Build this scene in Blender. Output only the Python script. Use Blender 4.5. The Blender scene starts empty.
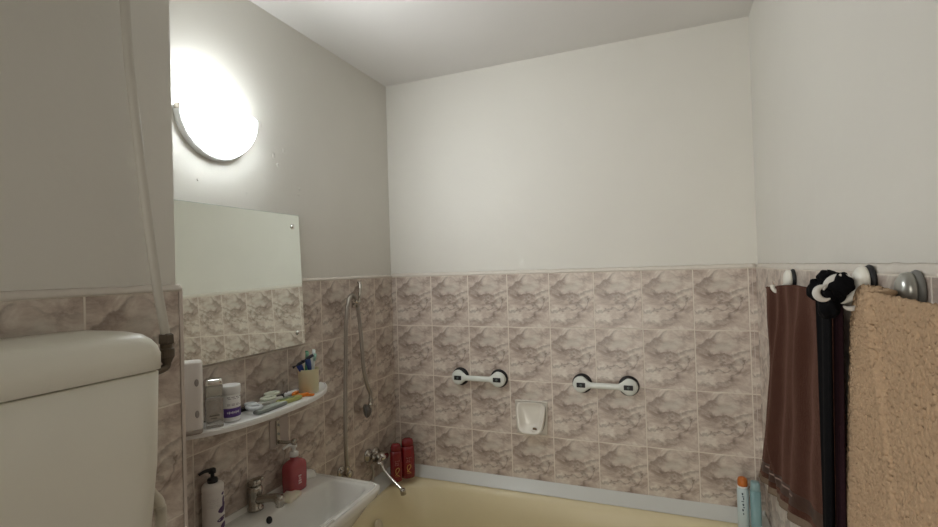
import bpy, bmesh, math, random
from mathutils import Vector, Matrix, noise
PI = math.pi
S = bpy.context.scene
C = S.collection
random.seed(4)

# ------------------------------------------------------------ camera
F_PX, YAW, PITCH, ROLL = 487.09, math.radians(21.839), math.radians(0.686), math.radians(-1.748)
CAM = Vector((1.3204, -2.2048, 1.628))
fw = Vector((-math.sin(YAW)*math.cos(PITCH), math.cos(YAW)*math.cos(PITCH), math.sin(PITCH)))
r0 = fw.cross(Vector((0, 0, 1))).normalized()
u0 = r0.cross(fw)
rt = r0*math.cos(ROLL)+u0*math.sin(ROLL)
up = -r0*math.sin(ROLL)+u0*math.cos(ROLL)
cam = bpy.data.objects.new('camera', bpy.data.cameras.new('camera'))
C.objects.link(cam)
M = Matrix((rt, up, -fw)).transposed().to_4x4()
M.translation = CAM
cam.matrix_world = M
cam.data.sensor_width = 36
cam.data.lens = 36*F_PX/938
cam.data.clip_start = 0.02
S.camera = cam

# ------------------------------------------------------------ world and exposure
w = bpy.data.worlds.new('world')
S.world = w
w.use_nodes = True
w.node_tree.nodes['Background'].inputs[0].default_value = (.8, .85, 1, 1)
w.node_tree.nodes['Background'].inputs[1].default_value = .03
S.view_settings.view_transform = 'Standard'
S.view_settings.look = 'None'
S.view_settings.gamma = 1
S.view_settings.use_curve_mapping = False
S.view_settings.exposure = 0.0
LAMP_W = 5.0          # bulb in the wall sconce
FILL_W = 6.0           # added soft fill light behind the camera
SPOT_W = 17.5          # added helper spot in front of the lamp, aimed into the room
LAMP_COL = (.93, .97, 1.0)

H = 2.6; XR = 1.655; ZT = 1.60; BX = .30; BY = -1.42; YF = -3.0; G = .008

# added fill light (area lamp at the front wall, behind the camera)
al = bpy.data.lights.new('fill_light', 'AREA')
al.shape = 'RECTANGLE'; al.size = .6; al.size_y = 1.9; al.spread = math.radians(90); al.energy = FILL_W; al.color = (1, .95, .86)
ao = bpy.data.objects.new('fill_light', al); C.objects.link(ao)
ao.location = (.80, YF+.06, 1.3); ao.rotation_euler = (PI/2+.03, 0, -.24)

# ------------------------------------------------------------ materials
MATS = {}
def mat(name, col, rough=.5, metal=0, bump=0, bscale=200, spec=None, trans=0, emit=None, estr=0, ior=1.45, var=0, vscale=8, coat=0, sss=0, alpha=1):
    if name in MATS: return MATS[name]
    m = bpy.data.materials.new(name); m.use_nodes = True
    nt = m.node_tree; b = nt.nodes['Principled BSDF']
    b.inputs['Base Color'].default_value = (*col, 1)
    b.inputs['Roughness'].default_value = rough
    b.inputs['Metallic'].default_value = metal
    b.inputs['IOR'].default_value = ior
    b.inputs['Transmission Weight'].default_value = trans
    b.inputs['Coat Weight'].default_value = coat
    b.inputs['Alpha'].default_value = alpha
    if sss: b.inputs['Subsurface Weight'].default_value = sss; b.inputs['Subsurface Scale'].default_value = .01
    if emit: b.inputs['Emission Color'].default_value = (*emit, 1); b.inputs['Emission Strength'].default_value = estr
    tc = nt.nodes.new('ShaderNodeTexCoord')
    if bump:
        n = nt.nodes.new('ShaderNodeTexNoise'); n.inputs['Scale'].default_value = bscale; n.inputs['Detail'].default_value = 4
        nt.links.new(tc.outputs['Object'], n.inputs['Vector'])
        bp = nt.nodes.new('ShaderNodeBump'); bp.inputs['Strength'].default_value = 1; bp.inputs['Distance'].default_value = bump
        nt.links.new(n.outputs['Fac'], bp.inputs['Height']); nt.links.new(bp.outputs[0], b.inputs['Normal'])
    n2 = nt.nodes.new('ShaderNodeTexNoise'); n2.inputs['Scale'].default_value = vscale; n2.inputs['Detail'].default_value = 5
    nt.links.new(tc.outputs['Object'], n2.inputs['Vector'])
    hs = nt.nodes.new('ShaderNodeHueSaturation'); hs.inputs['Color'].default_value = (*col, 1)
    mr = nt.nodes.new('ShaderNodeMapRange'); v = var if var else .02
    mr.inputs['To Min'].default_value = 1-v; mr.inputs['To Max'].default_value = 1+v
    nt.links.new(n2.outputs['Fac'], mr.inputs['Value']); nt.links.new(mr.outputs[0], hs.inputs['Value'])
    nt.links.new(hs.outputs[0], b.inputs['Base Color'])
    MATS[name] = m
    return m

def plaster(name, col, lump=.0016):
    m = bpy.data.materials.new(name); m.use_nodes = True
    nt = m.node_tree; b = nt.nodes['Principled BSDF']; N = nt.nodes.new; L = nt.links.new
    b.inputs['Roughness'].default_value = .55
    tc = N('ShaderNodeTexCoord')
    a = N('ShaderNodeTexNoise'); a.inputs['Scale'].default_value = 3.5; a.inputs['Detail'].default_value = 3
    c = N('ShaderNodeTexNoise'); c.inputs['Scale'].default_value = 55; c.inputs['Detail'].default_value = 5
    L(tc.outputs['Object'], a.inputs['Vector']); L(tc.outputs['Object'], c.inputs['Vector'])
    b1 = N('ShaderNodeBump'); b1.inputs['Distance'].default_value = lump*4; b1.inputs['Strength'].default_value = .6
    b2 = N('ShaderNodeBump'); b2.inputs['Distance'].default_value = lump*.5; b2.inputs['Strength'].default_value = .5
    L(a.outputs['Fac'], b1.inputs['Height']); L(c.outputs['Fac'], b2.inputs['Height']); L(b1.outputs[0], b2.inputs['Normal']); L(b2.outputs[0], b.inputs['Normal'])
    r = N('ShaderNodeMixRGB'); r.inputs[1].default_value = (*[x*.96 for x in col], 1); r.inputs[2].default_value = (*[min(1, x*1.03) for x in col], 1)
    L(a.outputs['Fac'], r.inputs[0]); L(r.outputs[0], b.inputs['Base Color'])
    return m

def tile_mat(name, axis, off, flip=1, seed=0.0):
    """marbled wall tile 0.20 x 0.25 m, same print on every tile, pale grout; runs along one world axis"""
    m = bpy.data.materials.new(name); m.use_nodes = True
    nt = m.node_tree; b = nt.nodes['Principled BSDF']; N = nt.nodes.new; L = nt.links.new
    def math_(op, a, c=None, cl=False):
        n = N('ShaderNodeMath'); n.operation = op; n.use_clamp = cl
        for i, v in enumerate((a, c)):
            if v is None: continue
            if isinstance(v, (int, float)): n.inputs[i].default_value = v
            else: L(v, n.inputs[i])
        return n.outputs[0]
    tc = N('ShaderNodeTexCoord'); sp = N('ShaderNodeSeparateXYZ'); L(tc.outputs['Object'], sp.inputs[0])
    u = math_('DIVIDE', math_('SUBTRACT', sp.outputs[axis], off), .2)
    v = math_('DIVIDE', math_('SUBTRACT', sp.outputs[2], ZT), .25)
    fu = math_('FRACT', u); fv = math_('FRACT', v)
    if flip < 0: pu = math_('SUBTRACT', 1.0, fu)
    else: pu = fu
    cv = N('ShaderNodeCombineXYZ'); L(math_('MULTIPLY', pu, .2), cv.inputs[0]); L(math_('MULTIPLY', fv, .25), cv.inputs[1]); cv.inputs[2].default_value = seed
    # soft crumpled clouding
    mp = N('ShaderNodeMapping'); mp.inputs['Scale'].default_value = (8, 13, 1); mp.inputs['Rotation'].default_value = (0, 0, .2)
    L(cv.outputs[0], mp.inputs[0])
    n1 = N('ShaderNodeTexNoise'); n1.inputs['Scale'].default_value = 1.5; n1.inputs['Detail'].default_value = 6; n1.inputs['Distortion'].default_value = .5; n1.inputs['Roughness'].default_value = .66
    L(mp.outputs[0], n1.inputs['Vector'])
    n2 = N('ShaderNodeTexNoise'); n2.inputs['Scale'].default_value = 26; n2.inputs['Detail'].default_value = 3; L(cv.outputs[0], n2.inputs['Vector'])
    n3 = N('ShaderNodeTexNoise'); n3.inputs['Scale'].default_value = 60; n3.inputs['Detail'].default_value = 3; L(cv.outputs[0], n3.inputs['Vector'])
    wv = math_('ADD', fv, math_('ADD', math_('MULTIPLY', math_('SUBTRACT', n2.outputs['Fac'], .5), .26), math_('MULTIPLY', math_('SUBTRACT', n3.outputs['Fac'], .5), .10)))
    wu = math_('ADD', pu, math_('MULTIPLY', math_('SUBTRACT', n3.outputs['Fac'], .5), .2))
    def ramp01(x, a, b_):
        n = N('ShaderNodeMapRange'); n.interpolation_type = 'SMOOTHSTEP'; n.inputs['From Min'].default_value = a; n.inputs['From Max'].default_value = b_
        L(x, n.inputs['Value']); return n.outputs[0]
    def vein(v0, sl, q, u0, wd, ua, ub, below=.0):
        """printed vein v = v0 + sl*(u-u0) + q*(u-u0)^2, soft skirt on its lower side"""
        du = math_('SUBTRACT', wu, u0)
        f = math_('ADD', v0, math_('ADD', math_('MULTIPLY', du, sl), math_('MULTIPLY', math_('MULTIPLY', du, du), q)))
        d = math_('SUBTRACT', wv, f)
        a = math_('MULTIPLY', ramp01(d, -wd*(1+below), 0), ramp01(d, wd, 0))
        return math_('MULTIPLY', a, math_('MULTIPLY', ramp01(wu, ua-.08, ua+.04), ramp01(wu, ub+.08, ub-.04)))
    def add(*x):
        r = x[0]
        for y in x[1:]: r = math_('ADD', r, y)
        return r
    V = add(vein(.595, 0, .55, .52, .028, .2, .95, 2.2), vein(.335, .05, .1, .25, .022, .02, .62, 1.2), vein(.80, .60, 0, .20, .035, .02, .42, 2.5),
            math_('MULTIPLY', vein(.46, -.5, 0, .6, .03, .45, .75, 1), .8), math_('MULTIPLY', vein(.18, .5, 1.5, .55, .028, .4, .9, 1.5), .9), math_('MULTIPLY', vein(.52, .3, -1.2, .8, .03, .65, .98, 2), .8), math_('MULTIPLY', vein(.07, -.1, .8, .3, .03, .05, .6, 1), .6), math_('MULTIPLY', vein(.90, -.15, .6, .8, .025, .6, .97, 2), .5))
    lens = math_('MULTIPLY', ramp01(math_('ABSOLUTE', math_('SUBTRACT', math_('SUBTRACT', wv, .74), math_('MULTIPLY', math_('SUBTRACT', wu, .5), .15))), .12, .0), ramp01(math_('ABSOLUTE', math_('SUBTRACT', wu, .54)), .36, .1))
    rmp = N('ShaderNodeValToRGB'); e = rmp.color_ramp.elements
    e[0].position = .34; e[0].color = (.350, .275, .228, 1)
    e[1].position = .64; e[1].color = (.730, .665, .585, 1)
    x = e.new(.46); x.color = (.515, .425, .365, 1)
    x = e.new(.54); x.color = (.615, .530, .460, 1)
    L(n1.outputs['Fac'], rmp.inputs[0])
    ml = N('ShaderNodeMixRGB'); L(math_('MULTIPLY', lens, .6), ml.inputs[0]); L(rmp.outputs[0], ml.inputs[1]); ml.inputs[2].default_value = (.655, .620, .545, 1)
    vv = math_('MULTIPLY', V, math_('MULTIPLY', math_('SUBTRACT', 1.05, n1.outputs['Fac']), 1.35, True), True)
    mx = N('ShaderNodeMixRGB'); L(math_('MULTIPLY', vv, .85, True), mx.inputs[0]); L(ml.outputs[0], mx.inputs[1]); mx.inputs[2].default_value = (.185, .138, .108, 1)
    # grout
    eu = math_('MULTIPLY', math_('MINIMUM', fu, math_('SUBTRACT', 1.0, fu)), .2)
    ev = math_('MULTIPLY', math_('MINIMUM', fv, math_('SUBTRACT', 1.0, fv)), .25)
    ed = math_('MINIMUM', eu, ev)
    mr = N('ShaderNodeMapRange'); mr.inputs['From Min'].default_value = .0016; mr.inputs['From Max'].default_value = .0027
    L(ed, mr.inputs['Value'])
    mg = N('ShaderNodeMixRGB'); L(mr.outputs[0], mg.inputs[0]); mg.inputs[1].default_value = (.78, .71, .62, 1); L(mx.outputs[0], mg.inputs[2])
    L(mg.outputs[0], b.inputs['Base Color'])
    rr = N('ShaderNodeMapRange'); rr.inputs['To Min'].default_value = .8; rr.inputs['To Max'].default_value = .34; L(mr.outputs[0], rr.inputs['Value']); L(rr.outputs[0], b.inputs['Roughness'])
    hg = math_('ADD', math_('MULTIPLY', mr.outputs[0], .55), math_('MULTIPLY', n1.outputs['Fac'], 1.1))
    bp = N('ShaderNodeBump'); bp.inputs['Distance'].default_value = .0022; bp.inputs['Strength'].default_value = .8
    L(hg, bp.inputs['Height']); L(bp.outputs[0], b.inputs['Normal'])
    return m

def terry(name, col, dist=.0025, scale=260, rough=.95, var=.25):
    m = mat(name, col, rough, bump=dist, bscale=scale, var=var, vscale=scale*.7)
    b = m.node_tree.nodes['Principled BSDF']
    b.inputs['Specular IOR Level'].default_value = .08
    return m

M_wall = plaster('warm_white_paint', (.735, .715, .655))
M_ceil = plaster('ceiling_paint', (.76, .74, .71), .0006)
M_bead = mat('white_filler', (.70, .65, .58), .8, bump=.002, bscale=60, var=.08, vscale=30)
M_floor = mat('floor_tile', (.62, .57, .50), .4, var=.1)
M_cer = mat('white_ceramic', (.80, .79, .74), .12, coat=.3)
M_cream = mat('cream_enamel', (.79, .695, .455), .42, coat=.08)
M_strip = mat('white_plastic_strip', (.66, .67, .64), .35)
M_plas = mat('white_plastic', (.88, .88, .86), .3)
M_cist = mat('cistern_plastic', (.82, .80, .70), .38)
M_chrome = mat('chrome', (.78, .77, .74), .12, 1)
M_dchrome = mat('worn_chrome', (.48, .45, .40), .25, 1, bump=.0006, bscale=150, var=.2)
M_blk = mat('black_rubber', (.012, .012, .014), .5)
M_grey = mat('grey_plastic', (.20, .20, .19), .5)
M_bulb = mat('bulb_glow', (1, 1, 1), .3, emit=LAMP_COL, estr=30)
M_mirror = mat('mirror_silver', (.80, .84, .79), .02, 1)
M_edge = mat('mirror_edge', (.20, .26, .22), .3)

# ------------------------------------------------------------ helpers
def link(name, bm, m, parent=None, loc=None, smooth=False, bevel=0, sub=0):
    bmesh.ops.recalc_face_normals(bm, faces=bm.faces)
    me = bpy.data.meshes.new(name); bm.to_mesh(me); bm.free()
    for x in (m if isinstance(m, (list, tuple)) else [m]): me.materials.append(x)
    o = bpy.data.objects.new(name, me); C.objects.link(o)
    if parent: o.parent = parent
    if loc: o.location = loc
    if smooth:
        for p in me.polygons: p.use_smooth = True
    if bevel:
        b = o.modifiers.new('bevel', 'BEVEL'); b.width = bevel; b.segments = 3; b.limit_method = 'ANGLE'; b.angle_limit = .6
        for p in me.polygons: p.use_smooth = True
        b.harden_normals = True
    if sub:
        s = o.modifiers.new('sub', 'SUBSURF'); s.levels = s.render_levels = sub
    return o
def thing(name, label, cat, loc=(0, 0, 0), group=None, rot=(0, 0, 0)):
    o = bpy.data.objects.new(name, None); C.objects.link(o); o.location = loc; o.rotation_euler = rot
    o.empty_display_size = .02
    return tag(o, label, cat, group)
def tag(o, label, cat, group=None):
    o['label'] = label; o['category'] = cat
    if group: o['group'] = group
    return o
def struct(o):
    o['kind'] = 'structure'; return o
def box(bm, a, b):
    vs = [bm.verts.new((x, y, z)) for x in (a[0], b[0]) for y in (a[1], b[1]) for z in (a[2], b[2])]
    for f in ((0, 1, 3, 2), (4, 6, 7, 5), (0, 4, 5, 1), (2, 3, 7, 6), (0, 2, 6, 4), (1, 5, 7, 3)):
        bm.faces.new([vs[i] for i in f])
    return vs
def loft(bm, loops, cap0=True, cap1=True, mi=0):
    R = [[bm.verts.new(p) for p in l] for l in loops]; n = len(R[0])
    for a, b in zip(R, R[1:]):
        for i in range(n):
            f = bm.faces.new((a[i], a[(i+1) % n], b[(i+1) % n], b[i])); f.material_index = mi
    if cap0: bm.faces.new(R[0][::-1]).material_index = mi
    if cap1: bm.faces.new(R[-1]).material_index = mi
    return R
def frame(d):
    d = Vector(d).normalized(); a = Vector((0, 0, 1)) if abs(d.z) < .9 else Vector((1, 0, 0))
    x = d.cross(a).normalized(); return x, x.cross(d).normalized()
def lathe(bm, prof, c=(0, 0, 0), ax=(0, 0, 1), n=32, mi=0, sx=1, sy=1):
    ax = Vector(ax).normalized(); x, y = frame(ax); c = Vector(c)
    return loft(bm, [[c+ax*h+x*(r*sx*math.cos(2*PI*i/n))+y*(r*sy*math.sin(2*PI*i/n)) for i in range(n)] for r, h in prof], mi=mi)
def smoothpath(P, k=6):
    P = [Vector(p) for p in P]; out = []
    for i in range(len(P)-1):
        a = P[max(i-1, 0)]; b = P[i]; c = P[i+1]; d = P[min(i+2, len(P)-1)]
        for j in range(k):
            t = j/k
            out.append(.5*((2*b)+(c-a)*t+(2*a-5*b+4*c-d)*t*t+(3*b-3*c+d-a)*t**3))
    return out+[P[-1]]
def tube(bm, P, r, n=12, k=6, closed=False, flat=1.0, mi=0):
    P = smoothpath(P, k) if k else [Vector(p) for p in P]
    rs = r if callable(r) else (lambda t: r)
    loops = []; prev = None
    for i, p in enumerate(P):
        d = (P[min(i+1, len(P)-1)]-P[max(i-1, 0)])
        if d.length < 1e-9: d = Vector((0, 0, 1))
        d.normalize()
        if prev is None: x, y = frame(d)
        else:
            x = (prev-d*prev.dot(d)).normalized(); y = d.cross(x)
        prev = x; q = rs(i/(len(P)-1))
        loops.append([p+x*(q*math.cos(2*PI*j/n))+y*(q*flat*math.sin(2*PI*j/n)) for j in range(n)])
    return loft(bm, loops, mi=mi)
def sell(cx, cy, hx, hy, z, e=6, n=64):
    """super-ellipse loop"""
    out = []
    for i in range(n):
        t = 2*PI*i/n; c, s = math.cos(t), math.sin(t)
        out.append(Vector((cx+hx*math.copysign(abs(c)**(2/e), c), cy+hy*math.copysign(abs(s)**(2/e), s), z)))
    return out
def cloth(bm, nu, nv, f, th=.004, mif=None):
    """thick sheet from f(u,v) -> point; thickness along the sheet's own normal"""
    P = [[Vector(f(i/nu, j/nv)) for j in range(nv+1)] for i in range(nu+1)]
    A = []; B = []
    for i in range(nu+1):
        ra = []; rb = []
        for j in range(nv+1):
            du = P[min(i+1, nu)][j]-P[max(i-1, 0)][j]; dv = P[i][min(j+1, nv)]-P[i][max(j-1, 0)]
            nn = du.cross(dv).normalized()
            ra.append(bm.verts.new(P[i][j]+nn*th/2)); rb.append(bm.verts.new(P[i][j]-nn*th/2))
        A.append(ra); B.append(rb)
    def mi(i, j): return mif((i+.5)/nu, (j+.5)/nv) if mif else 0
    for i in range(nu):
        for j in range(nv):
            k = mi(i, j)
            bm.faces.new((A[i][j], A[i+1][j], A[i+1][j+1], A[i][j+1])).material_index = k
            bm.faces.new((B[i][j], B[i][j+1], B[i+1][j+1], B[i+1][j])).material_index = k
    for i in range(nu):
        for j, in ((0,), (nv,)):
            bm.faces.new((A[i][j], B[i][j], B[i+1][j], A[i+1][j])).material_index = mi(i, min(j, nv-1))
    for j in range(nv):
        for i in (0, nu):
            bm.faces.new((A[i][j], A[i][j+1], B[i][j+1], B[i][j])).material_index = mi(min(i, nu-1), j)
def sstep(a, b, x):
    t = max(0, min(1, (x-a)/(b-a))); return t*t*(3-2*t)

# ------------------------------------------------------------ room shell
T = .12
def slab(name, a, b, m, parent=None):
    bm = bmesh.new(); box(bm, a, b); o = link(name, bm, m, parent)
    if not parent: struct(o)
    return o
slab('floor', (-T, YF-T, -T), (XR+T, T, 0), M_floor)
slab('ceiling', (-T, YF-T, H), (XR+T, T, H+T), M_ceil)
wb = slab('wall_back', (-T, G, 0), (XR+T, T, H), M_wall)
wl = slab('wall_left', (-T, YF, 0), (-G, G, H), M_wall)
wr = slab('wall_right', (XR+G, YF, 0), (XR+T, G, H), M_wall)
wf = slab('wall_front', (-T, YF-T, 0), (XR+T, YF, H), M_wall)
wd = slab('wall_duct', (-G, YF, 0), (BX-G, BY-G, H), M_wall)
# unseen door frame on the front wall, added round the fill light
bm = bmesh.new()
loft(bm, [[Vector((x, y, z)) for x, y in ((px, YF), (px+dx, YF), (px+dx, YF+.025), (px, YF+.025))] for px, dx, z in ((.40, .07, 0), (.40, .07, 2.30))])
loft(bm, [[Vector((x, y, z)) for x, y in ((px, YF), (px+dx, YF), (px+dx, YF+.025), (px, YF+.025))] for px, dx, z in ((1.13, .07, 0), (1.13, .07, 2.30))])
box(bm, (.40, YF, 2.30), (1.20, YF+.025, 2.37))
struct(link('added_door_1', bm, mat('added_frame_paint', (.75, .73, .68), .4)))
# tile cladding, 8 mm proud of the plaster
slab('tile_cladding', (0, 0, 0), (XR, G, ZT), tile_mat('tiles_back', 0, .0267, 1, .37), wb)
slab('tile_cladding', (-G, BY, 0), (0, G, ZT), tile_mat('tiles_left', 1, -.164, 1, .37), wl)
slab('tile_cladding', (XR, YF, 0), (XR+G, G, ZT), tile_mat('tiles_right', 1, -.160, -1, .37), wr)
td = tile_mat('tiles_duct', 1, BY-.0, 1, .37)
slab('tile_cladding', (BX-G, YF, 0), (BX, BY, ZT), td, wd)
slab('tile_cladding', (0, BY-G, 0), (BX, BY, ZT), tile_mat('tiles_duct_side', 0, BX-.4, 1, .37), wd)
def bead(parent, P0, P1, out, h=.014, d=.010, seed=0):
    """uneven line of filler along the top of the tiles"""
    bm = bmesh.new(); P0 = Vector(P0); P1 = Vector(P1); out = Vector(out); n = int((P1-P0).length/.015)
    loops = []
    for i in range(n+1):
        p = P0.lerp(P1, i/n); a = noise.noise(Vector((i*.35, seed, 0))); b = noise.noise(Vector((i*.22, seed+7, 3)))
        hh = h*(1+.18*a); dd = d*(1+.12*b)
        loops.append([p+Vector((0, 0, -.0015+.001*b)), p+out*dd*.9+Vector((0, 0, -.001)), p+out*dd+Vector((0, 0, hh*.35)), p+out*dd*.35+Vector((0, 0, hh)), p+Vector((0, 0, hh*1.25))])
    loft(bm, loops); link('filler_line', bm, M_bead, parent, smooth=True)
bead(wb, (-.0, G, ZT), (XR, G, ZT), (0, -1, 0), seed=1)
bead(wl, (-G, BY, ZT), (-G, .0, ZT), (1, 0, 0), h=.010, seed=2)
bead(wr, (XR+G, -2.2, ZT), (XR+G, 0, ZT), (-1, 0, 0), h=.014, d=.007, seed=3)
bead(wd, (BX-G, -2.3, ZT), (BX-G, BY+.001, ZT), (1, 0, 0), h=.012, seed=4)
# corner grout of the duct and a narrow cut-tile joint near the right corner
M_gr = mat('grout', (.66, .58, .52), .8)
bm = bmesh.new(); box(bm, (BX-.005, BY-.007, 0), (BX+.0012, BY+.0015, ZT)); link('corner_joint', bm, M_gr, wd)
bm = bmesh.new(); box(bm, (1.6405, -.0008, .65), (1.6425, .001, ZT)); link('grout_joint', bm, M_gr, wb)
bm = bmesh.new(); box(bm, (XR-.0012, -.045, .65), (XR+.001, -.043, ZT)); link('grout_joint', bm, M_gr, wr)
# paint patches and scuffs on the left wall
M_scuff = mat('old_filler_patch', (.70, .68, .63), .5, bump=.003, bscale=40)
bm = bmesh.new()
for (y, z, a, b) in ((-.80, 2.07, .007, .012), (-.78, 2.04, .006, .008), (-.665, 1.965, .006, .006), (-.672, 1.94, .008, .004), (-.86, 2.17, .005, .012), (-.75, 2.10, .004, .009), (-1.12, 1.93, .004, .004), (-.93, 1.915, .003, .003)):
    lathe(bm, [(1, 0), (.8, .0012), (.3, .002), (.05, .0021)], (-G, y, z), (1, 0, 0), 12, sx=a, sy=b)
link('paint_lump', bm, M_scuff, wl, smooth=True)

# plaster cove where the ceiling meets the left wall
# ------------------------------------------------------------ bathtub
tub = thing('bathtub', 'cream enamel bathtub along the tiled back wall', 'bathtub', (.85, -.38, 0))
tx0, tx1, ty0, ty1 = .035, XR-.005, -.745, -.025
cx, cy, hx, hy = (tx0+tx1)/2-.85, (ty0+ty1)/2+.38, (tx1-tx0)/2, (ty1-ty0)/2
def tl(ix0, ix1, iy, z, e, n=96):
    return sell(cx+(ix0-ix1)/2, cy, hx-(ix0+ix1)/2, hy-iy, z, e, n)
bm = bmesh.new()
loft(bm, [tl(.06, .06, .06, .30, 8), tl(.015, .015, .015, .54, 12), tl(.004, .004, .004, .575, 16), tl(0, 0, 0, .59, 16), tl(.003, .003, .003, .5985, 16), tl(.012, .012, .010, .601, 14),
          tl(.03, .03, .022, .5995, 9), tl(.045, .05, .032, .592, 7.5), tl(.058, .065, .045, .572, 7), tl(.085, .10, .06, .50, 6.2), tl(.12, .2, .09, .36, 5), tl(.17, .32, .13, .24, 4.2), tl(.25, .42, .18, .205, 3.6), tl(.5, .6, .28, .20, 3)])
link('tub_shell', bm, M_cream, tub, smooth=True)
bm = bmesh.new(); box(bm, (-.815, -.355, 0), (.795, -.34, .575)); link('front_panel', bm, M_plas, tub, bevel=.003)
bm = bmesh.new(); lathe(bm, [(.0, .012), (.012, .012), (.024, .009), (.028, .003), (.028, 0)][::-1], (.128-.85, -.385+.38, .523), (1, 0, .28), 28)
link('overflow_cap', bm, mat('cream_cap', (.66, .58, .42), .3), tub, smooth=True)
# sealing strips between tub and tiles
ss = thing('sealing_strip', 'pale grey plastic sealing strip sloping from back wall tiles to bathtub rim', 'sealing strip', (0, 0, .60))
def strip(name, A, B, out, m=M_strip):
    bm = bmesh.new(); A = Vector(A); B = Vector(B); o = Vector(out)
    prof = [(0.0005, .043), (.003, .045), (.042, .006), (.046, .001), (.044, -.001), (.0005, .001)]
    loft(bm, [[p+o*a+Vector((0, 0, b)) for a, b in prof] for p in (A, B)]); return link(name, bm, m, ss, bevel=.0008)
strip('back_strip', (.0, 0, .002), (XR-.001, 0, .002), (0, -1, 0))
bm = bmesh.new()
prof = [(.0005, .043), (.003, .045), (.052, .008), (.060, .002), (.056, 0), (.0005, .002)]
loft(bm, [[Vector((a+k*.0 + (a*.35 if y < -.3 else 0), y, b+.002)) for a, b in prof] for y, k in ((-.001, 0), (-.12, 0), (-.735, 0))])
link('side_strip', bm, M_strip, ss)
bm = bmesh.new()
loft(bm, [[Vector((XR-a, y, b+.002)) for a, b in [(.0005, .043), (.003, .045), (.042, .006), (.046, .001), (.0005, .001)]] for y in (-.001, -.735)])
link('side_strip', bm, M_strip, ss)

# ------------------------------------------------------------ washbasin
SX, SY, SZ = 0, -.94, .85
sink = thing('washbasin', 'white ceramic washbasin with chrome tap on left wall', 'sink', (SX, SY, SZ))
def rr(x0, x1, hy, z, e): return sell((x0+x1)/2, 0, (x1-x0)/2, hy, z, e, 80)
bm = bmesh.new()
loft(bm, [rr(.04, .22, .11, -.17, 3), rr(.015, .30, .20, -.10, 4), rr(.002, .322, .265, -.045, 7), rr(.001, .331, .277, -.035, 12), rr(.001, .337, .281, -.012, 14), rr(.001, .335, .281, -.003, 14), rr(.003, .329, .277, 0, 13),
          rr(.100, .308, .254, -.001, 6), rr(.106, .303, .248, -.006, 6), rr(.114, .293, .238, -.03, 5), rr(.122, .277, .215, -.08, 4), rr(.14, .255, .17, -.125, 3.2), rr(.165, .225, .06, -.14, 2.5), rr(.185, .205, .02, -.141, 2)])
# raised back ledge with rounded ears
for q in range(1):
    L_ = []
    for (y, h, d) in ((-.281, .004, .012), (-.277, .016, .022), (-.262, .022, .028), (-.22, .020, .022), (-.18, .014, .008), (.18, .014, .008), (.22, .020, .022), (.255, .024, .045), (.277, .016, .030), (.281, .004, .012)):
        L_.append([Vector((.001, y, -.004)), Vector((.001, y, h)), Vector((d*.6, y, h)), Vector((d*.9, y, h*.75)), Vector((d+.006, y, .001)), Vector((d+.008, y, -.004))])
    loft(bm, L_)
# raised bead round the rim
link('bowl', bm, M_cer, sink, smooth=True)
bm = bmesh.new()
tube(bm, [p for p in rr(.010, .327, .272, -.001, 12)]+[rr(.010, .327, .272, -.001, 12)[0]], .0055, 8, 0)
link('rim', bm, M_cer, sink, smooth=True)
bm = bmesh.new(); lathe(bm, [(.0115, 0), (.0115, .002), (.009, .003), (.001, .003)], (.109, -.045, -.012), (1, 0, .4), 24)
link('overflow_hole', bm, M_blk, sink, smooth=True)
bm = bmesh.new(); lathe(bm, [(.02, 0), (.02, .003), (.014, .004), (.012, .001), (.001, .001)], (.195, 0, -.141), (0, 0, 1), 24); link('drain', bm, M_chrome, sink, smooth=True)
bm = bmesh.new(); loft(bm, [rr(.03, .19, .09, -.848, 3), rr(.04, .18, .075, -.6, 3), rr(.045, .2, .08, -.16, 3)]); link('pedestal', bm, M_cer, sink, smooth=True)

tp = thing('basin_tap', 'worn chrome single lever tap on the washbasin ledge', 'tap', (.029, -.962, .851))
bm = bmesh.new(); lathe(bm, [(.026, 0), (.026, .006), (.021, .009), (.0205, .05), (.023, .053), (.023, .066), (.018, .072)], n=28); link('body', bm, M_dchrome, tp, smooth=True)
bm = bmesh.new(); tube(bm, [(.01, 0, .030), (.05, 0, .040), (.088, 0, .046), (.105, 0, .040)], lambda t: .0155-.004*math.sin(PI*t)+.002*t, 14); lathe(bm, [(.0125, .012), (.0135, 0), (.0135, -.018), (.011, -.02)], (.104, 0, .042), (0, 0, 1), 20)
link('spout', bm, M_dchrome, tp, smooth=True)
bm = bmesh.new(); loft(bm, [sell(-.002, 0, .019, .019, .073, 3, 24), sell(-.002, 0, .020, .020, .083, 3, 24), sell(.0, 0, .014, .015, .091, 3, 24)])
tube(bm, [(-.008, 0, .084), (.012, 0, .095), (.035, 0, .099)], lambda t: .010-.003*t, 10, flat=.6); link('lever', bm, M_dchrome, tp, smooth=True)

tp.scale = (1, 1, 1.08)
def pump_head(parent, z, m, dirx, diry, s=1):
    bm = bmesh.new()
    lathe(bm, [(.013*s, z), (.0135*s, z+.012*s), (.011*s, z+.015*s), (.005*s, z+.016*s), (.005*s, z+.028*s), (.0095*s, z+.029*s), (.009*s, z+.040*s), (.006*s, z+.043*s)], n=20)
    d = Vector((dirx, diry, 0)).normalized()*.034*s
    tube(bm, [(0, 0, z+.037*s), d*.5+Vector((0, 0, z+.039*s)), d+Vector((0, 0, z+.033*s))], lambda t: (.0065-.003*t)*s, 10)
    return link('pump', bm, m, parent, smooth=True)
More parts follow.
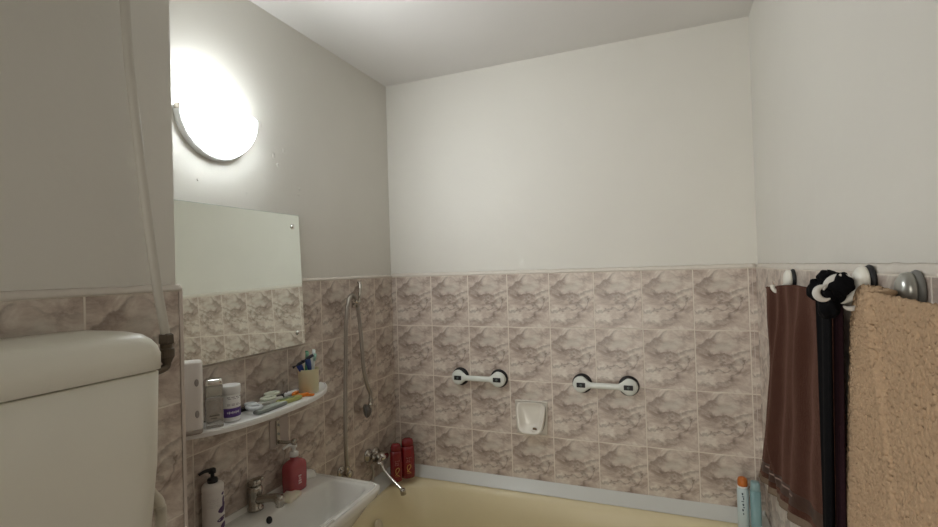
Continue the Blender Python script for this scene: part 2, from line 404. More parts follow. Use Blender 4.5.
# white lotion pump bottle, purple petals
b1 = thing('pump_bottle', 'white lotion bottle with black pump and purple petal print on washbasin', 'bottle', (.036, -1.130, .851))
bm = bmesh.new(); lathe(bm, [(.024, 0), (.0265, .003), (.0265, .112), (.0268, .116), (.025, .122), (.0262, .125), (.0262, .139), (.022, .145), (.013, .148)], n=36)
M_lot = mat('lotion_plastic', (.78, .74, .70), .35)
link('body', bm, M_lot, b1, smooth=True)
pump_head(b1, .146, M_blk, -.5, -1, .95)
bm = bmesh.new()
def decal(bm, R, ang, z, ra, rz, k=12, rot=0):
    """raised patch hugging a cylinder"""
    c = bm.verts.new((math.cos(ang)*(R+.0006), math.sin(ang)*(R+.0006), z)); vs = []
    for i in range(k):
        t = 2*PI*i/k; a = ra*math.cos(t)*(1+.15*math.sin(3*t)); h = rz*math.sin(t)
        a, h = a*math.cos(rot)-h*math.sin(rot), a*math.sin(rot)+h*math.cos(rot)
        vs.append(bm.verts.new((math.cos(ang+a/R)*(R+.0006), math.sin(ang+a/R)*(R+.0006), z+h)))
    for i in range(k): bm.faces.new((c, vs[i], vs[(i+1) % k]))
for (a, z, ra, rz, ro) in ((.30, .118, .005, .004, .4), (.35, .098, .004, .013, -.1), (.15, .075, .011, .009, .5), (.42, .084, .006, .010, 0), (.10, .050, .013, .006, .3), (.35, .030, .010, .009, .2)):
    decal(bm, .0265, a, z, ra, rz, rot=ro)
link('petal_print', bm, mat('purple_print', (.10, .055, .14), .5), b1)
bm = bmesh.new()
for z in (.108, .104, .098, .092, .088):
    for i in range(9):
        a = -1.15+i*.12
        if (i*7+int(z*1000)) % 5: decal(bm, .0265, a, z, .0011, .0007, 6)
link('small_print', bm, mat('grey_print', (.45, .42, .42), .6), b1)
b1.scale = (1.15, 1.15, 1.08)
# pink soap
b2 = thing('soap_dispenser', 'pink liquid soap bottle with white pump on washbasin', 'soap dispenser', (.056, -.806, .851))
bm = bmesh.new()
loft(bm, [sell(0, 0, .022, .032, 0, 4, 40), sell(0, 0, .0245, .036, .003, 4, 40), sell(0, 0, .025, .0375, .03, 4, 40), sell(0, 0, .025, .0375, .082, 4, 40), sell(0, 0, .0235, .035, .094, 3.4, 40), sell(0, 0, .018, .025, .102, 2.6, 40), sell(0, 0, .0125, .0125, .107, 2, 40), sell(0, 0, .012, .012, .117, 2, 40)])
link('body', bm, mat('pink_soap', (.50, .085, .10), .18, trans=.25, coat=.4), b2, smooth=True)
pump_head(b2, .115, M_plas, -.3, -.8, 1.05)
bm = bmesh.new()
for z, hw in ((.052, .006), (.044, .004), (.036, .006), (.028, .006)):
    x = .0252
    box(bm, (x-.001, -.004-hw, z), (x+.0006, -.004+hw, z+.004))
b = link('label_mark', bm, mat('white_print', (.8, .6, .6), .5), b2)
b2.scale = (1.12, 1.16, 1.06)
# soap
bm = bmesh.new(); loft(bm, [sell(0, 0, .026, .034, 0, 8, 40), sell(0, 0, .028, .037, .003, 8, 40), sell(0, 0, .028, .037, .011, 8, 40), sell(0, 0, .026, .034, .014, 8, 40)])
o = link('soap_bar', bm, mat('soap', (.80, .74, .60), .5, sss=.2), None, (.088, -.868, .8525), smooth=True); o.rotation_euler = (0, 0, .2)
tag(o, 'cream bar of soap beside the pink soap dispenser', 'soap')
# wall magnet soap holder
mh = thing('soap_holder', 'chrome magnetic soap holder on clear plate under the shelf', 'soap holder', (0, -.82, 1.06))
bm = bmesh.new(); box(bm, (.0005, -.045, -.05), (.004, .045, .05)); link('clear_plate', bm, mat('clear_plastic', (.50, .43, .39), .1, coat=.5), mh, bevel=.002)
bm = bmesh.new(); box(bm, (.004, -.018, -.042), (.009, .0, .045)); link('metal_plate', bm, M_dchrome, mh, bevel=.002)
for z in (.028, -.004):
    bm = bmesh.new(); lathe(bm, [(.004, 0), (.004, .002), (.001, .003)], (.009, -.009, z), (1, 0, 0), 14); link('screw', bm, M_grey, mh, smooth=True)
bm = bmesh.new(); tube(bm, [(.008, -.008, -.034), (.03, .0, -.036), (.055, .012, -.036)], .006, 12); link('arm', bm, M_dchrome, mh, smooth=True)
bm = bmesh.new(); lathe(bm, [(.011, 0), (.0125, .003), (.0125, .013), (.009, .015)], (.052, .011, -.036), (1, .4, 0), 20); link('magnet', bm, M_dchrome, mh, smooth=True)

# ------------------------------------------------------------ mirror
mi_ = thing('wall_mirror', 'frameless rectangular wall mirror fixed with chrome clips', 'mirror', (.008, -.985, 1.36), rot=(0, math.radians(-1.9), 0))
bm = bmesh.new(); box(bm, (.0045, -.300, 0), (.0085, .300, .498)); link('backing', bm, M_edge, mi_, bevel=.0006)
bm = bmesh.new(); box(bm, (.0086, -.2988, .0012), (.0091, .2988, .4968)); link('mirror_glass', bm, M_mirror, mi_)
for y, z in ((.262, .452), (.262, .046), (-.262, .452), (-.262, .046)):
    bm = bmesh.new(); lathe(bm, [(.0095, 0), (.0095, .003), (.007, .0055), (.002, .0065)], (.0091, y, z), (1, 0, 0), 20); lathe(bm, [(.003, -.018), (.003, 0)], (.0091, y, z), (1, 0, 0), 8)
    link('clip', bm, M_chrome, mi_, smooth=True)

# ------------------------------------------------------------ shelf and what stands on it
ZS = 1.187
sh = thing('wall_shelf', 'white bow fronted plastic shelf below the mirror', 'shelf', (0, -.925, ZS))
def shelf_loop(z, ins=0, n=48):
    out = [Vector((.0005, -.345+ins, z))]
    for i in range(n+1):
        t = i/n; y = -.345+ins+(.690-2*ins)*t; q = abs(2*t-1)
        x = .115*(1-q**2.8)+.035*math.sqrt(max(0, 1-q**10))-ins
        out.append(Vector((max(x, .0006), y, z)))
    return out
bm = bmesh.new(); loft(bm, [shelf_loop(-.016, .004), shelf_loop(-.014, .001), shelf_loop(-.002, 0), shelf_loop(0, .0015)]); link('shelf_board', bm, M_plas, sh)
bm = bmesh.new(); tube(bm, shelf_loop(.001, .0035)[2:-1], .0028, 8, 0); link('lip', bm, M_plas, sh, smooth=True)
bm = bmesh.new(); tube(bm, [(.006, -.31, .002), (.006, .31, .002)], .0045, 8, 2); link('back_rail', bm, M_grey, sh, smooth=True)
for y in (-.2, .2):
    bm = bmesh.new(); box(bm, (.0005, y-.008, -.024), (.006, y+.008, -.008)); box(bm, (.0005, y-.005, -.02), (.07, y+.005, -.0115)); link('bracket', bm, M_plas, sh, bevel=.002)
zs = ZS+.0015
# white upright device
d1 = thing('charging_case', 'tall white rounded plastic case with two grey oval buttons at left shelf end', 'case', (.064, -1.222, zs), rot=(0, 0, -.62))
bm = bmesh.new(); loft(bm, [sell(0, 0, .018, .0245, 0, 4, 40), sell(0, 0, .020, .0265, .003, 4, 40), sell(0, 0, .020, .0265, .012, 4, 40)]); link('base', bm, mat('taupe_plastic', (.38, .33, .29), .5), d1, smooth=True)
bm = bmesh.new(); loft(bm, [sell(0, 0, .020, .0268, .0122, 4, 40), sell(0, 0, .021, .0275, .016, 4, 40), sell(0, 0, .0215, .028, .10, 4, 40), sell(0, 0, .0215, .028, .180, 4, 40), sell(0, 0, .020, .0268, .184, 4, 40), sell(0, 0, .017, .024, .1855, 4, 40)]); link('body', bm, mat('case_white', (.80, .76, .72), .4), d1, smooth=True)
for z in (.052, .132):
    bm = bmesh.new(); lathe(bm, [(1, 0), (1, .0012), (.8, .0018), (.05, .0018)], (.0207, .014, z), (1, 0.15, 0), 20, sx=.0045, sy=.0095); link('button', bm, mat('button_grey', (.35, .32, .30), .5), d1, smooth=True)
d1.scale = (1.2, 1.2, 1.10)
# glass jar with chrome lid
d2 = thing('glass_bottle', 'square clear glass bottle with chrome cap on shelf', 'bottle', (.073, -1.150, zs), rot=(0, 0, -.62))
bm = bmesh.new(); loft(bm, [sell(0, 0, .021, .026, 0, 8, 40), sell(0, 0, .022, .027, .003, 8, 40), sell(0, 0, .022, .027, .066, 8, 40), sell(0, 0, .020, .025, .072, 6, 40), sell(0, 0, .012, .012, .074, 2, 40)]); link('body', bm, mat('frosty_glass', (.86, .84, .78), .06, trans=.8), d2, smooth=True)
bm = bmesh.new(); loft(bm, [sell(0, 0, .019, .024, .075, 5, 40), sell(0, 0, .021, .026, .077, 5, 40), sell(0, 0, .022, .027, .098, 5, 40), sell(0, 0, .019, .024, .101, 5, 40)]); link('cap_base', bm, mat('smoky_glass', (.80, .79, .72), .08, trans=.7), d2, smooth=True)
bm = bmesh.new(); loft(bm, [sell(0, 0, .0195, .0245, .1012, 5, 40), sell(0, 0, .021, .026, .103, 5, 40), sell(0, 0, .021, .026, .113, 5, 40), sell(0, 0, .018, .023, .116, 5, 40)]); link('cap', bm, M_chrome, d2, smooth=True)
bm = bmesh.new(); box(bm, (.0222, -.016, .028), (.0228, .014, .031)); box(bm, (.0222, -.012, .022), (.0228, .006, .0245)); link('label_mark', bm, mat('dark_print', (.15, .13, .1), .5), d2)
d2.scale = (.9, .88, 1.2)
# white jar, purple band
d3 = thing('cream_jar', 'white round jar with purple label band on shelf', 'jar', (.071, -1.090, zs))
bm = bmesh.new(); lathe(bm, [(.022, 0), (.0245, .003), (.0245, .066), (.023, .068)], n=36); link('body', bm, M_plas, d3, smooth=True)
bm = bmesh.new(); lathe(bm, [(.0245, .012), (.0249, .0125), (.0249, .034), (.0245, .0345)], n=36); link('label_band', bm, mat('purple_label', (.10, .05, .24), .4), d3, smooth=True)
bm = bmesh.new(); lathe(bm, [(.0245, .0688), (.0255, .070), (.0255, .0875), (.0245, .090), (.02, .0905)], n=36); link('lid', bm, mat('lid_white', (.84, .84, .83), .3), d3, smooth=True)
bm = bmesh.new()
for z, a0, a1, hh in ((.062, -1.0, .5, .0012), (.058, -.9, .2, .0009), (.042, -1.0, .5, .001), (.045, -1.0, .1, .0008)):
    k = 0
    a = a0
    while a < a1:
        if k % 4 != 3: decal(bm, .0245, a, z, .0012, hh, 6)
        a += .11; k += 1
link('small_print', bm, mat('jar_print', (.2, .16, .2), .5), d3)
bm = bmesh.new()
for i in range(8):
    decal(bm, .0249, -1.0+i*.16, .024, .0015, .004 if i % 2 else .0025, 6)
link('band_letters', bm, mat('pale_print', (.7, .68, .78), .5), d3)
d3.scale = (1.16, 1.16, 1.2)
# flat things : rings / tubes
def flat_ring(bm, c, a, b, r, z, rot=0, n=28, fl=.5):
    P = []
    for i in range(n+1):
        t = 2*PI*i/n; x, y = a*math.cos(t), b*math.sin(t)
        P.append((c[0]+x*math.cos(rot)-y*math.sin(rot), c[1]+x*math.sin(rot)+y*math.cos(rot), z))
    tube(bm, P, r, 8, 0)
def flat_slab(bm, c, L, W, z0, z1, rot, e=4, taper=1.0):
    def lp(z, s):
        out = []
        for p in sell(0, 0, L/2*s, W/2*s, z, e, 32):
            q = 1+(taper-1)*(p.x/L+.5)
            x, y = p.x, p.y*q
            out.append(Vector((c[0]+x*math.cos(rot)-y*math.sin(rot), c[1]+x*math.sin(rot)+y*math.cos(rot), z)))
        return out
    loft(bm, [lp(z0, .96), lp(z0+(z1-z0)*.25, 1), lp(z0+(z1-z0)*.8, 1), lp(z1, .94)])
def flatthing(name, label, cat, x, y, z=zs):
    return thing(name, label, cat, (x, y, z))
s1 = flatthing('nail_scissors', 'pair of nail scissors with white ring handles on shelf', 'scissors', .085, -1.000)
bm = bmesh.new(); flat_ring(bm, (0, -.012), .023, .017, .0055, .020, .2); flat_ring(bm, (-.036, .010), .017, .013, .005, .020, .2)
link('handles', bm, mat('pale_blue_plastic', (.72, .76, .78), .35), s1, smooth=True)
bm = bmesh.new(); tube(bm, [(-.004, .004, .015), (-.018, .03, .012), (-.022, .075, .006)], lambda t: .004-.0028*t, 8, flat=.5); tube(bm, [(-.026, .012, .015), (-.018, .035, .012), (-.018, .075, .006)], lambda t: .004-.0028*t, 8, flat=.5); link('blades', bm, M_dchrome, s1, smooth=True)
s2 = flatthing('comb_case', 'grey flat comb case lying along the shelf front edge', 'comb case', .104, -.960)
bm = bmesh.new(); flat_slab(bm, (0, 0), .135, .032, 0, .010, PI/2+.02, 5); link('case', bm, mat('sage_grey', (.24, .26, .24), .4), s2, smooth=True)
bm = bmesh.new(); flat_slab(bm, (0, 0), .125, .026, .0095, .0125, PI/2+.02, 5); link('cover', bm, mat('pale_sage', (.48, .52, .48), .35), s2, smooth=True)
s3 = flatthing('nail_file_tube', 'green and yellow flat tube lying on shelf', 'tube', .098, -.868)
bm = bmesh.new(); flat_slab(bm, (0, 0), .10, .036, 0, .013, PI/2-.15, 4, .8); link('body', bm, mat('olive_yellow', (.42, .42, .14), .4), s3, smooth=True)
bm = bmesh.new(); flat_slab(bm, (-.002, -.008), .06, .02, .0125, .0145, PI/2-.15, 3); link('window_label', bm, mat('green_label', (.20, .26, .14), .4), s3, smooth=True)
s4 = flatthing('small_scissors', 'white and pale green handled small scissors beside the wall on shelf', 'scissors', .050, -.900)
bm = bmesh.new(); flat_ring(bm, (.010, -.026), .025, .017, .0052, .024, PI/2-.1); flat_ring(bm, (-.02, .022), .025, .016, .005, .026, PI/2-.2)
link('handles', bm, mat('pale_green_plastic', (.72, .75, .62), .35), s4, smooth=True)
bm = bmesh.new(); flat_slab(bm, (0.0, -.005), .10, .03, 0, .014, PI/2-.1, 4, .7); link('sheath', bm, mat('milky_white', (.78, .78, .74), .35), s4, smooth=True)
s5 = flatthing('hair_clip', 'orange plastic hair clip lying near the toothbrush cup', 'hair clip', .085, -.790)
bm = bmesh.new(); flat_slab(bm, (.01, -.01), .05, .022, 0, .010, 1.2, 4, .7); flat_slab(bm, (-.018, -.012), .045, .018, 0, .016, 1.9, 3, .6); flat_slab(bm, (.024, .008), .04, .02, 0, .006, .3, 4)
link('clip', bm, mat('orange_plastic', (.80, .24, .03), .35), s5, smooth=True)
s6 = flatthing('black_comb', 'dark comb lying against the wall at shelf back', 'comb', .024, -.905)
bm = bmesh.new(); flat_slab(bm, (0, 0), .30, .018, 0, .008, PI/2, 8)
for i in range(40): box(bm, (.006, -.13+i*.0065, .001), (.017, -.1275+i*.0065, .005))
link('teeth', bm, M_blk, s6)
s7 = flatthing('small_tube', 'small white tube beside the orange hair clip', 'tube', .048, -.800)
bm = bmesh.new(); tube(bm, [(0, -.03, .010), (0, .02, .010), (0, .03, .010)], lambda t: .009, 12, 3); lathe(bm, [(.006, 0), (.006, .012)], (0, .028, .010), (0, 1, 0), 14); link('tube_body', bm, M_plas, s7, smooth=True)
# cup
cup = thing('toothbrush_cup', 'cream plastic cup holding toothbrushes and razor on shelf', 'cup', (.076, -.742, zs))
bm = bmesh.new(); lathe(bm, [(.033, 0), (.0355, .002), (.0375, .086), (.038, .088), (.037, .089), (.036, .087), (.0335, .004), (.002, .003)], n=40); link('cup_body', bm, mat('cream_plastic', (.72, .68, .46), .35, sss=.1), cup, smooth=True)
def brush(label, col, dx, dy, tx, ty, L, bristle, head=True):
    t = thing('toothbrush', label, 'toothbrush', (.076+dx, -.742+dy, zs+.006), group=None)
    P = [(0, 0, 0), (tx*.5, ty*.5, L*.5), (tx*.85, ty*.85, L*.85), (tx, ty, L)]
    bm = bmesh.new(); tube(bm, P, lambda q: .0058-.0012*sstep(.5, .8, q)+.002*sstep(.85, .95, q), 10, flat=.8); link('handle', bm, col, t, smooth=True)
    bm = bmesh.new()
    d = Vector((tx, ty, L)).normalized(); e = Vector((tx, ty, L))-d*.028; s = Vector((.9, -.4, 0)).normalized()
    tube(bm, [e+s*.004+d*.0, e+s*.004+d*.025], .0045, 8, 2); tube(bm, [e+s*.009, e+s*.009+d*.025], .0045, 8, 2); link('bristles', bm, bristle, t, smooth=True)
brush('white toothbrush leaning right in the cream cup', mat('brush_white', (.85, .86, .82), .3), -.002, -.014, .006, .042, .150, mat('bristle_white', (.85, .88, .86), .7))
brush('green toothbrush standing in middle of the cream cup', mat('brush_green', (.08, .30, .18), .3), -.014, .000, .002, .008, .146, mat('bristle_green', (.25, .5, .35), .7))
brush('white toothbrush with green bristles upright in the cream cup', mat('brush_pale', (.78, .84, .80), .3), .014, -.004, .000, .024, .138, mat('bristle_mint', (.35, .55, .45), .7))
def razor(label, col, dx, dy, tx, ty, L):
    t = thing('razor', label, 'razor', (.076+dx, -.742+dy, zs+.006))
    bm = bmesh.new(); tube(bm, [(0, 0, 0), (tx*.4, ty*.4, L*.5), (tx, ty, L)], lambda q: .006+.0065*sstep(.5, .85, q), 10, flat=.6); link('handle', bm, col, t, smooth=True)
    bm = bmesh.new(); c = Vector((tx, ty, L)); bx = Vector((.55, .72, .42)).normalized()
    tube(bm, [c-bx*.023, c+bx*.023], .0085, 8, 2, flat=.7); link('razor_head', bm, mat('razor_black', (.015, .018, .03), .3), t, smooth=True)
razor('blue razor lying lowest toward the left in the cream cup', mat('razor_blue', (.03, .06, .28), .3), -.010, .014, .004, -.058, .106)
razor('blue razor with dark raised head beside the green toothbrush', mat('razor_navy', (.03, .07, .25), .3), .012, .010, .002, -.030, .124)

# ------------------------------------------------------------ shower
hk = thing('shower_hook', 'bent metal wall hook holding the shower hose', 'hook', (0, -.375, 1.50))
bm = bmesh.new(); tube(bm, [(.001, .075, .085), (.012, .074, .075), (.018, .062, .045), (.028, .04, .02), (.05, .01, .01), (.062, -.015, -.004), (.060, -.035, .004)], .006, 10); tube(bm, [(.002, .03, -.012), (.045, .01, -.022), (.055, -.02, -.02)], .005, 10)
link('wire', bm, M_dchrome, hk, smooth=True)
bm = bmesh.new(); box(bm, (.0005, .02, -.03), (.006, .05, .012)); link('plate', bm, M_dchrome, hk, bevel=.002)
hose = thing('shower_hose', 'flexible metal shower hose looped over wall hook', 'shower hose', (.05, -.42, 1.0))
HP = [(.038, -.473, .800), (.044, -.486, .90), (.05, -.487, 1.10), (.05, -.475, 1.30), (.05, -.468, 1.42), (.052, -.452, 1.50), (.052, -.425, 1.530), (.052, -.392, 1.505), (.05, -.372, 1.43), (.05, -.358, 1.32), (.05, -.348, 1.20), (.05, -.325, 1.12), (.05, -.300, 1.075), (.05, -.300, 1.045)]
bm = bmesh.new(); cen = Vector((.05, -.42, 1.0)); P = smoothpath([Vector(p)-cen for p in HP], 26)
tube(bm, P, .0064, 12, 0)
# spiral ribbing : modulate radius
bm.free(); bm = bmesh.new(); n_ = len(P)
tube(bm, P, lambda t: .0082+(.0009 if int(t*n_) % 2 else -.0006), 12, 0)
link('hose', bm, mat('hose_metal', (.42, .39, .35), .3, .9), hose, smooth=True)
hs_ = thing('hand_shower', 'small round hand shower head hanging from the hose end', 'shower head', (.05, -.300, 1.04))
bm = bmesh.new(); tube(bm, [(0, 0, .012), (0, .002, -.008), (0, -.004, -.022)], lambda t: .009+.004*t, 14); link('neck', bm, M_dchrome, hs_, smooth=True)
bm = bmesh.new(); lathe(bm, [(.010, -.018), (.022, -.010), (.030, 0), (.031, .008), (.029, .010)], (-.004, -.022, -.040), (-.62, -.78, -.1), 28); link('head', bm, mat('dark_metal', (.16, .15, .14), .3, .8), hs_, smooth=True)
bm = bmesh.new(); lathe(bm, [(.0255, .0102), (.0245, .012), (.002, .0125)], (-.004, -.022, -.040), (-.62, -.78, -.1), 28); link('spray_face', bm, M_grey, hs_, smooth=True)
mx_ = thing('bath_mixer', 'chrome bath mixer tap on left wall above tub corner', 'mixer tap', (0, -.325, .76))
for y, z in ((.065, .008), (.128, -.004)):
    bm = bmesh.new(); lathe(bm, [(.031, .0005), (.031, .003), (.026, .009), (.014, .012), (.012, .03), (.0165, .031), (.0165, .045), (.012, .047)], (0, y, z), (1, 0, 0), 28); link('escutcheon', bm, M_dchrome, mx_, smooth=True)
bm = bmesh.new(); lathe(bm, [(.026, .0005), (.026, .003), (.02, .008), (.013, .010), (.013, .035), (.016, .036), (.016, .05), (.01, .052)], (0, -.140, .012), (1, 0, 0), 24)
tube(bm, [(.037, -.145, .012), (.038, -.147, .030), (.038, -.148, .044)], .011, 12); link('hose_outlet', bm, M_dchrome, mx_, smooth=True)
bm = bmesh.new(); tube(bm, [(.052, .045, .008), (.056, .09, .0), (.052, .138, -.008)], lambda t: .017+.004*math.sin(PI*t), 16); link('body', bm, M_dchrome, mx_, smooth=True)
bm = bmesh.new(); lathe(bm, [(.018, 0), (.019, .012), (.014, .02)], (.062, .085, .0), (.5, -.1, .6), 20); tube(bm, [(.065, .08, .008), (.088, .03, .012), (.105, -.01, .012)], lambda t: .009-.002*t, 12, flat=.55); link('lever', bm, M_chrome, mx_, smooth=True)
bm = bmesh.new(); tube(bm, [(.055, .085, -.014), (.064, .084, -.040), (.082, .079, -.062), (.13, .070, -.094), (.180, .060, -.122)], lambda t: .0082, 14); link('spout', bm, M_chrome, mx_, smooth=True)
bm = bmesh.new(); lathe(bm, [(.0105, .004), (.0125, 0), (.0125, -.022), (.010, -.024)], (.186, .058, -.121), (-.2, 0, 1), 20); link('aerator', bm, M_dchrome, mx_, smooth=True)
bm = bmesh.new(); tube(bm, [(.05, .02, -.012), (.052, .03, -.055), (.05, .01, -.10), (.046, -.06, -.125), (.044, -.11, -.09), (.038, -.140, .0)], .006, 12); link('link_hose', bm, mat('hose_metal', (.42, .39, .35), .3, .9), mx_, smooth=True)

# red bottles
def red_bottle(label, x, y, rz, Hh, s=1.0):
    t = thing('shampoo_bottle', label, 'bottle', (x, y, .6215), rot=(0, 0, rz))
    m = mat('red_plastic', (.20, .008, .013), .25, coat=.3)
    bm = bmesh.new()
    pr = [(.020, .026, 0), (.0225, .029, .003), (.023, .030, .03), (.023, .030, Hh*.55), (.021, .028, Hh*.72), (.0205, .027, Hh*.80), (.0203, .0268, Hh*.805), (.0195, .0255, Hh*.90), (.0165, .0215, Hh*.965), (.009, .012, Hh)]
    loft(bm, [sell(0, 0, a*s, b*s, z, 2.5, 36) for a, b, z in pr[:6]]); link('body', bm, m, t, smooth=True)
    bm = bmesh.new(); loft(bm, [sell(0, 0, a*s, b*s, z, 2.5, 36) for a, b, z in pr[6:]]); link('cap', bm, m, t, smooth=True)
    bm = bmesh.new(); X = .0228*s
    def on_b(y, z): return Vector((X*math.sqrt(max(.02, 1-(abs(y)/(.0305*s))**2.5))+.0008, y, z))
    tube(bm, [on_b(.008, .03), on_b(-.006, .040), on_b(-.008, .060), on_b(.004, .068), on_b(.009, .058), on_b(.0, .045), on_b(-.010, .034)], .0016, 6)
    tube(bm, [on_b(-.012, .028), on_b(.012, .026)], .0009, 6)
    link('gold_emblem', bm, mat('gold_print', (.65, .38, .13), .4, .3), t, smooth=True)
    bm = bmesh.new()
    for z, a, b in ((.098, -.012, .012), (.088, -.010, .006), (.080, -.012, .010)):
        y = a; k = 0
        while y < b:
            if k % 4 != 3: tube(bm, [on_b(y, z), on_b(y+.001, z+.005)], .0006, 5, 1)
            y += .0028; k += 1
    link('pale_letters', bm, mat('rose_print', (.62, .25, .25), .4), t)
red_bottle('taller red shampoo bottle in the tub corner with gold emblem', .122, -.100, -.85, .190, 1.14)
red_bottle('shorter red shampoo bottle left of the taller one in tub corner', .090, -.158, -.75, .180, .98)

# ------------------------------------------------------------ grab bars
def grab_bar(label, xc, z):
    t = thing('grab_bar', label, 'grab bar', (xc, 0, z), group='suction grab bars on the back wall')
    W = mat('bar_white', (.74, .77, .72), .3, coat=.2)
    for s in (-1, 1):
        bm = bmesh.new(); lathe(bm, [(.042, -.0005), (.0435, -.003), (.0425, -.009), (.035, -.016), (.030, -.017)], (s*.099, 0, 0), (0, 1, 0), 40); link('suction_cup', bm, M_blk, t, smooth=True)
    # body: lofted along x
    bm = bmesh.new(); loops = []
    N = 60
    for i in range(N+1):
        x = -.137+.274*i/N; a = abs(x)
        if a > .099: q = math.sqrt(max(.0, 1-((a-.099)/.0385)**2)); hz = .0365*q; y0 = -.014; y1 = -.014-.028*(.35+.65*q)
        else:
            k = sstep(.055, .099, a); hz = .0125+.024*k**1.0; y1 = -.047+.005*k; y0 = y1+.024+(.014+y1*0)*0 if k < .35 else -.014
            y0 = (y1+.024)*(1-sstep(.05, .08, a))+(-.014)*sstep(.05, .08, a)
        hz = max(hz, .001); c = (y0+y1)/2; d = max((y0-y1)/2, .001)
        loops.append([Vector((x, c+d*math.copysign(abs(math.sin(t))**.8, math.sin(t)), hz*math.copysign(abs(math.cos(t))**.8, math.cos(t)))) for t in [2*PI*j/24 for j in range(24)]])
    loft(bm, loops); link('handle', bm, W, t, smooth=True)
    for s in (-1, 1):
        bm = bmesh.new(); box(bm, (s*.099-.019, -.0455, -.0105), (s*.099+.019, -.040, .0105)); link('latch_slot', bm, M_blk, t, bevel=.003)
        bm = bmesh.new(); lathe(bm, [(.0055, 0), (.0055, -.0015), (.003, -.002)], (s*.099, -.0455, 0), (0, 1, 0), 16); link('latch_button', bm, mat('green_grey', (.10, .13, .12), .4), t, smooth=True)
grab_bar('white suction grab bar with black pads, left of the soap dish', .476, 1.106)
grab_bar('white suction grab bar with black pads, right of the soap dish', 1.063, 1.106)

# ------------------------------------------------------------ soap dish
sd = thing('soap_dish', 'white ceramic soap dish set into the back wall tiles', 'soap dish', (.7267, 0, .935))
M_sd = mat('dish_ceramic', (.80, .76, .68), .15, coat=.4)
bm = bmesh.new()
def ring(hw, z0, z1, y, e, n=48):   # front-view loop; narrower toward the bottom
    out = []
    for p in sell(0, (z0+z1)/2, hw, (z1-z0)/2, 0, e, n):
        k = (p.y-z0)/(z1-z0); out.append(Vector((p.x*(.93+.07*k), y, p.y)))
    return out
loft(bm, [ring(.077, -.077, .077, -.0005, 30), ring(.077, -.077, .077, -.006, 30), ring(.074, -.074, .074, -.009, 20)], True, False)
link('back_plate', bm, M_sd, sd)
bm = bmesh.new()
def bowl(hw, z0, z1, yt, yb, e=5, n=48):
    out = []
    for p in sell(0, (z0+z1)/2, hw, (z1-z0)/2, 0, e, n):
        k = max(0, min(1, (p.y-z0)/(z1-z0))); out.append(Vector((p.x*(.70+.30*k**.6), yt*k+yb*(1-k), p.y)))
    return out
loft(bm, [bowl(.073, -.070, .070, -.008, -.008), bowl(.073, -.068, .071, -.012, -.030), bowl(.071, -.066, .071, -.014, -.048), bowl(.067, -.062, .068, -.014, -.052), bowl(.060, -.056, .062, -.012, -.049), bowl(.053, -.049, .056, -.009, -.036), bowl(.044, -.040, .046, -.0085, -.018), bowl(.03, -.03, .03, -.008, -.012)])
link('basin', bm, M_sd, sd, smooth=True)
bm = bmesh.new(); lathe(bm, [(.012, 0), (.010, .004), (.004, .006)], (.018, -.035, -.052), (0, -.2, 1), 16); link('grip', bm, M_sd, sd, smooth=True)
bm = bmesh.new(); loft(bm, [[Vector((.022+a*.010, -.034-.004*h, -.046+b*.005+h*.006)) for a, b in ((math.cos(t), math.sin(t)) for t in [2*PI*j/10 for j in range(10)])] for h in (0, 1)])
link('soap_residue', bm, mat('brown_residue', (.18, .12, .07), .6), sd)

# ------------------------------------------------------------ wall sconce
LX, LY, LZ = -G, -1.060, 2.140
lamp = thing('wall_lamp', 'lit white half bowl wall lamp above the mirror', 'lamp', (LX, LY, LZ))
shade = bpy.data.materials.new('opal_shade'); shade.use_nodes = True
nt = shade.node_tree; nt.nodes.clear()
out = nt.nodes.new('ShaderNodeOutputMaterial'); df = nt.nodes.new('ShaderNodeBsdfDiffuse'); tr = nt.nodes.new('ShaderNodeBsdfTranslucent'); mx = nt.nodes.new('ShaderNodeMixShader')
em = nt.nodes.new('ShaderNodeEmission'); ad = nt.nodes.new('ShaderNodeAddShader')
df.inputs[0].default_value = (.9, .9, .88, 1); tr.inputs[0].default_value = (.9, .92, .92, 1); mx.inputs[0].default_value = .5
em.inputs[0].default_value = (*LAMP_COL, 1); em.inputs[1].default_value = 7.5
nt.links.new(df.outputs[0], mx.inputs[1]); nt.links.new(tr.outputs[0], mx.inputs[2]); nt.links.new(mx.outputs[0], ad.inputs[0]); nt.links.new(em.outputs[0], ad.inputs[1]); nt.links.new(ad.outputs[0], out.inputs[0])
bm = bmesh.new()
R = .133; D = .100
def shell(rs, dz=0, N=28, K=16):
    rows = []
    for k in range(K+1):                     # from rim down to the bottom
        th = k/K*PI/2
        rows.append([Vector((.020+D*rs*math.sin(PI*i/N)*math.cos(th), R*rs*math.cos(PI*i/N)*math.cos(th), -R*rs*math.sin(th)+dz)) for i in range(N+1)])
    return rows
O = shell(1.0); I = shell(.965)
VO = [[bm.verts.new(p) for p in r] for r in O]; VI = [[bm.verts.new(p) for p in r] for r in I]
for V, fl in ((VO, 0), (VI, 1)):
    for a, b in zip(V, V[1:]):
        for i in range(len(a)-1):
            try: bm.faces.new((a[i], a[i+1], b[i+1], b[i]) if fl else (a[i], b[i], b[i+1], a[i+1]))
            except ValueError: pass
for i in range(len(VO[0])-1): bm.faces.new((VO[0][i], VO[0][i+1], VI[0][i+1], VI[0][i]))
bmesh.ops.remove_doubles(bm, verts=bm.verts, dist=1e-5)
link('lamp_shade', bm, shade, lamp, smooth=True)
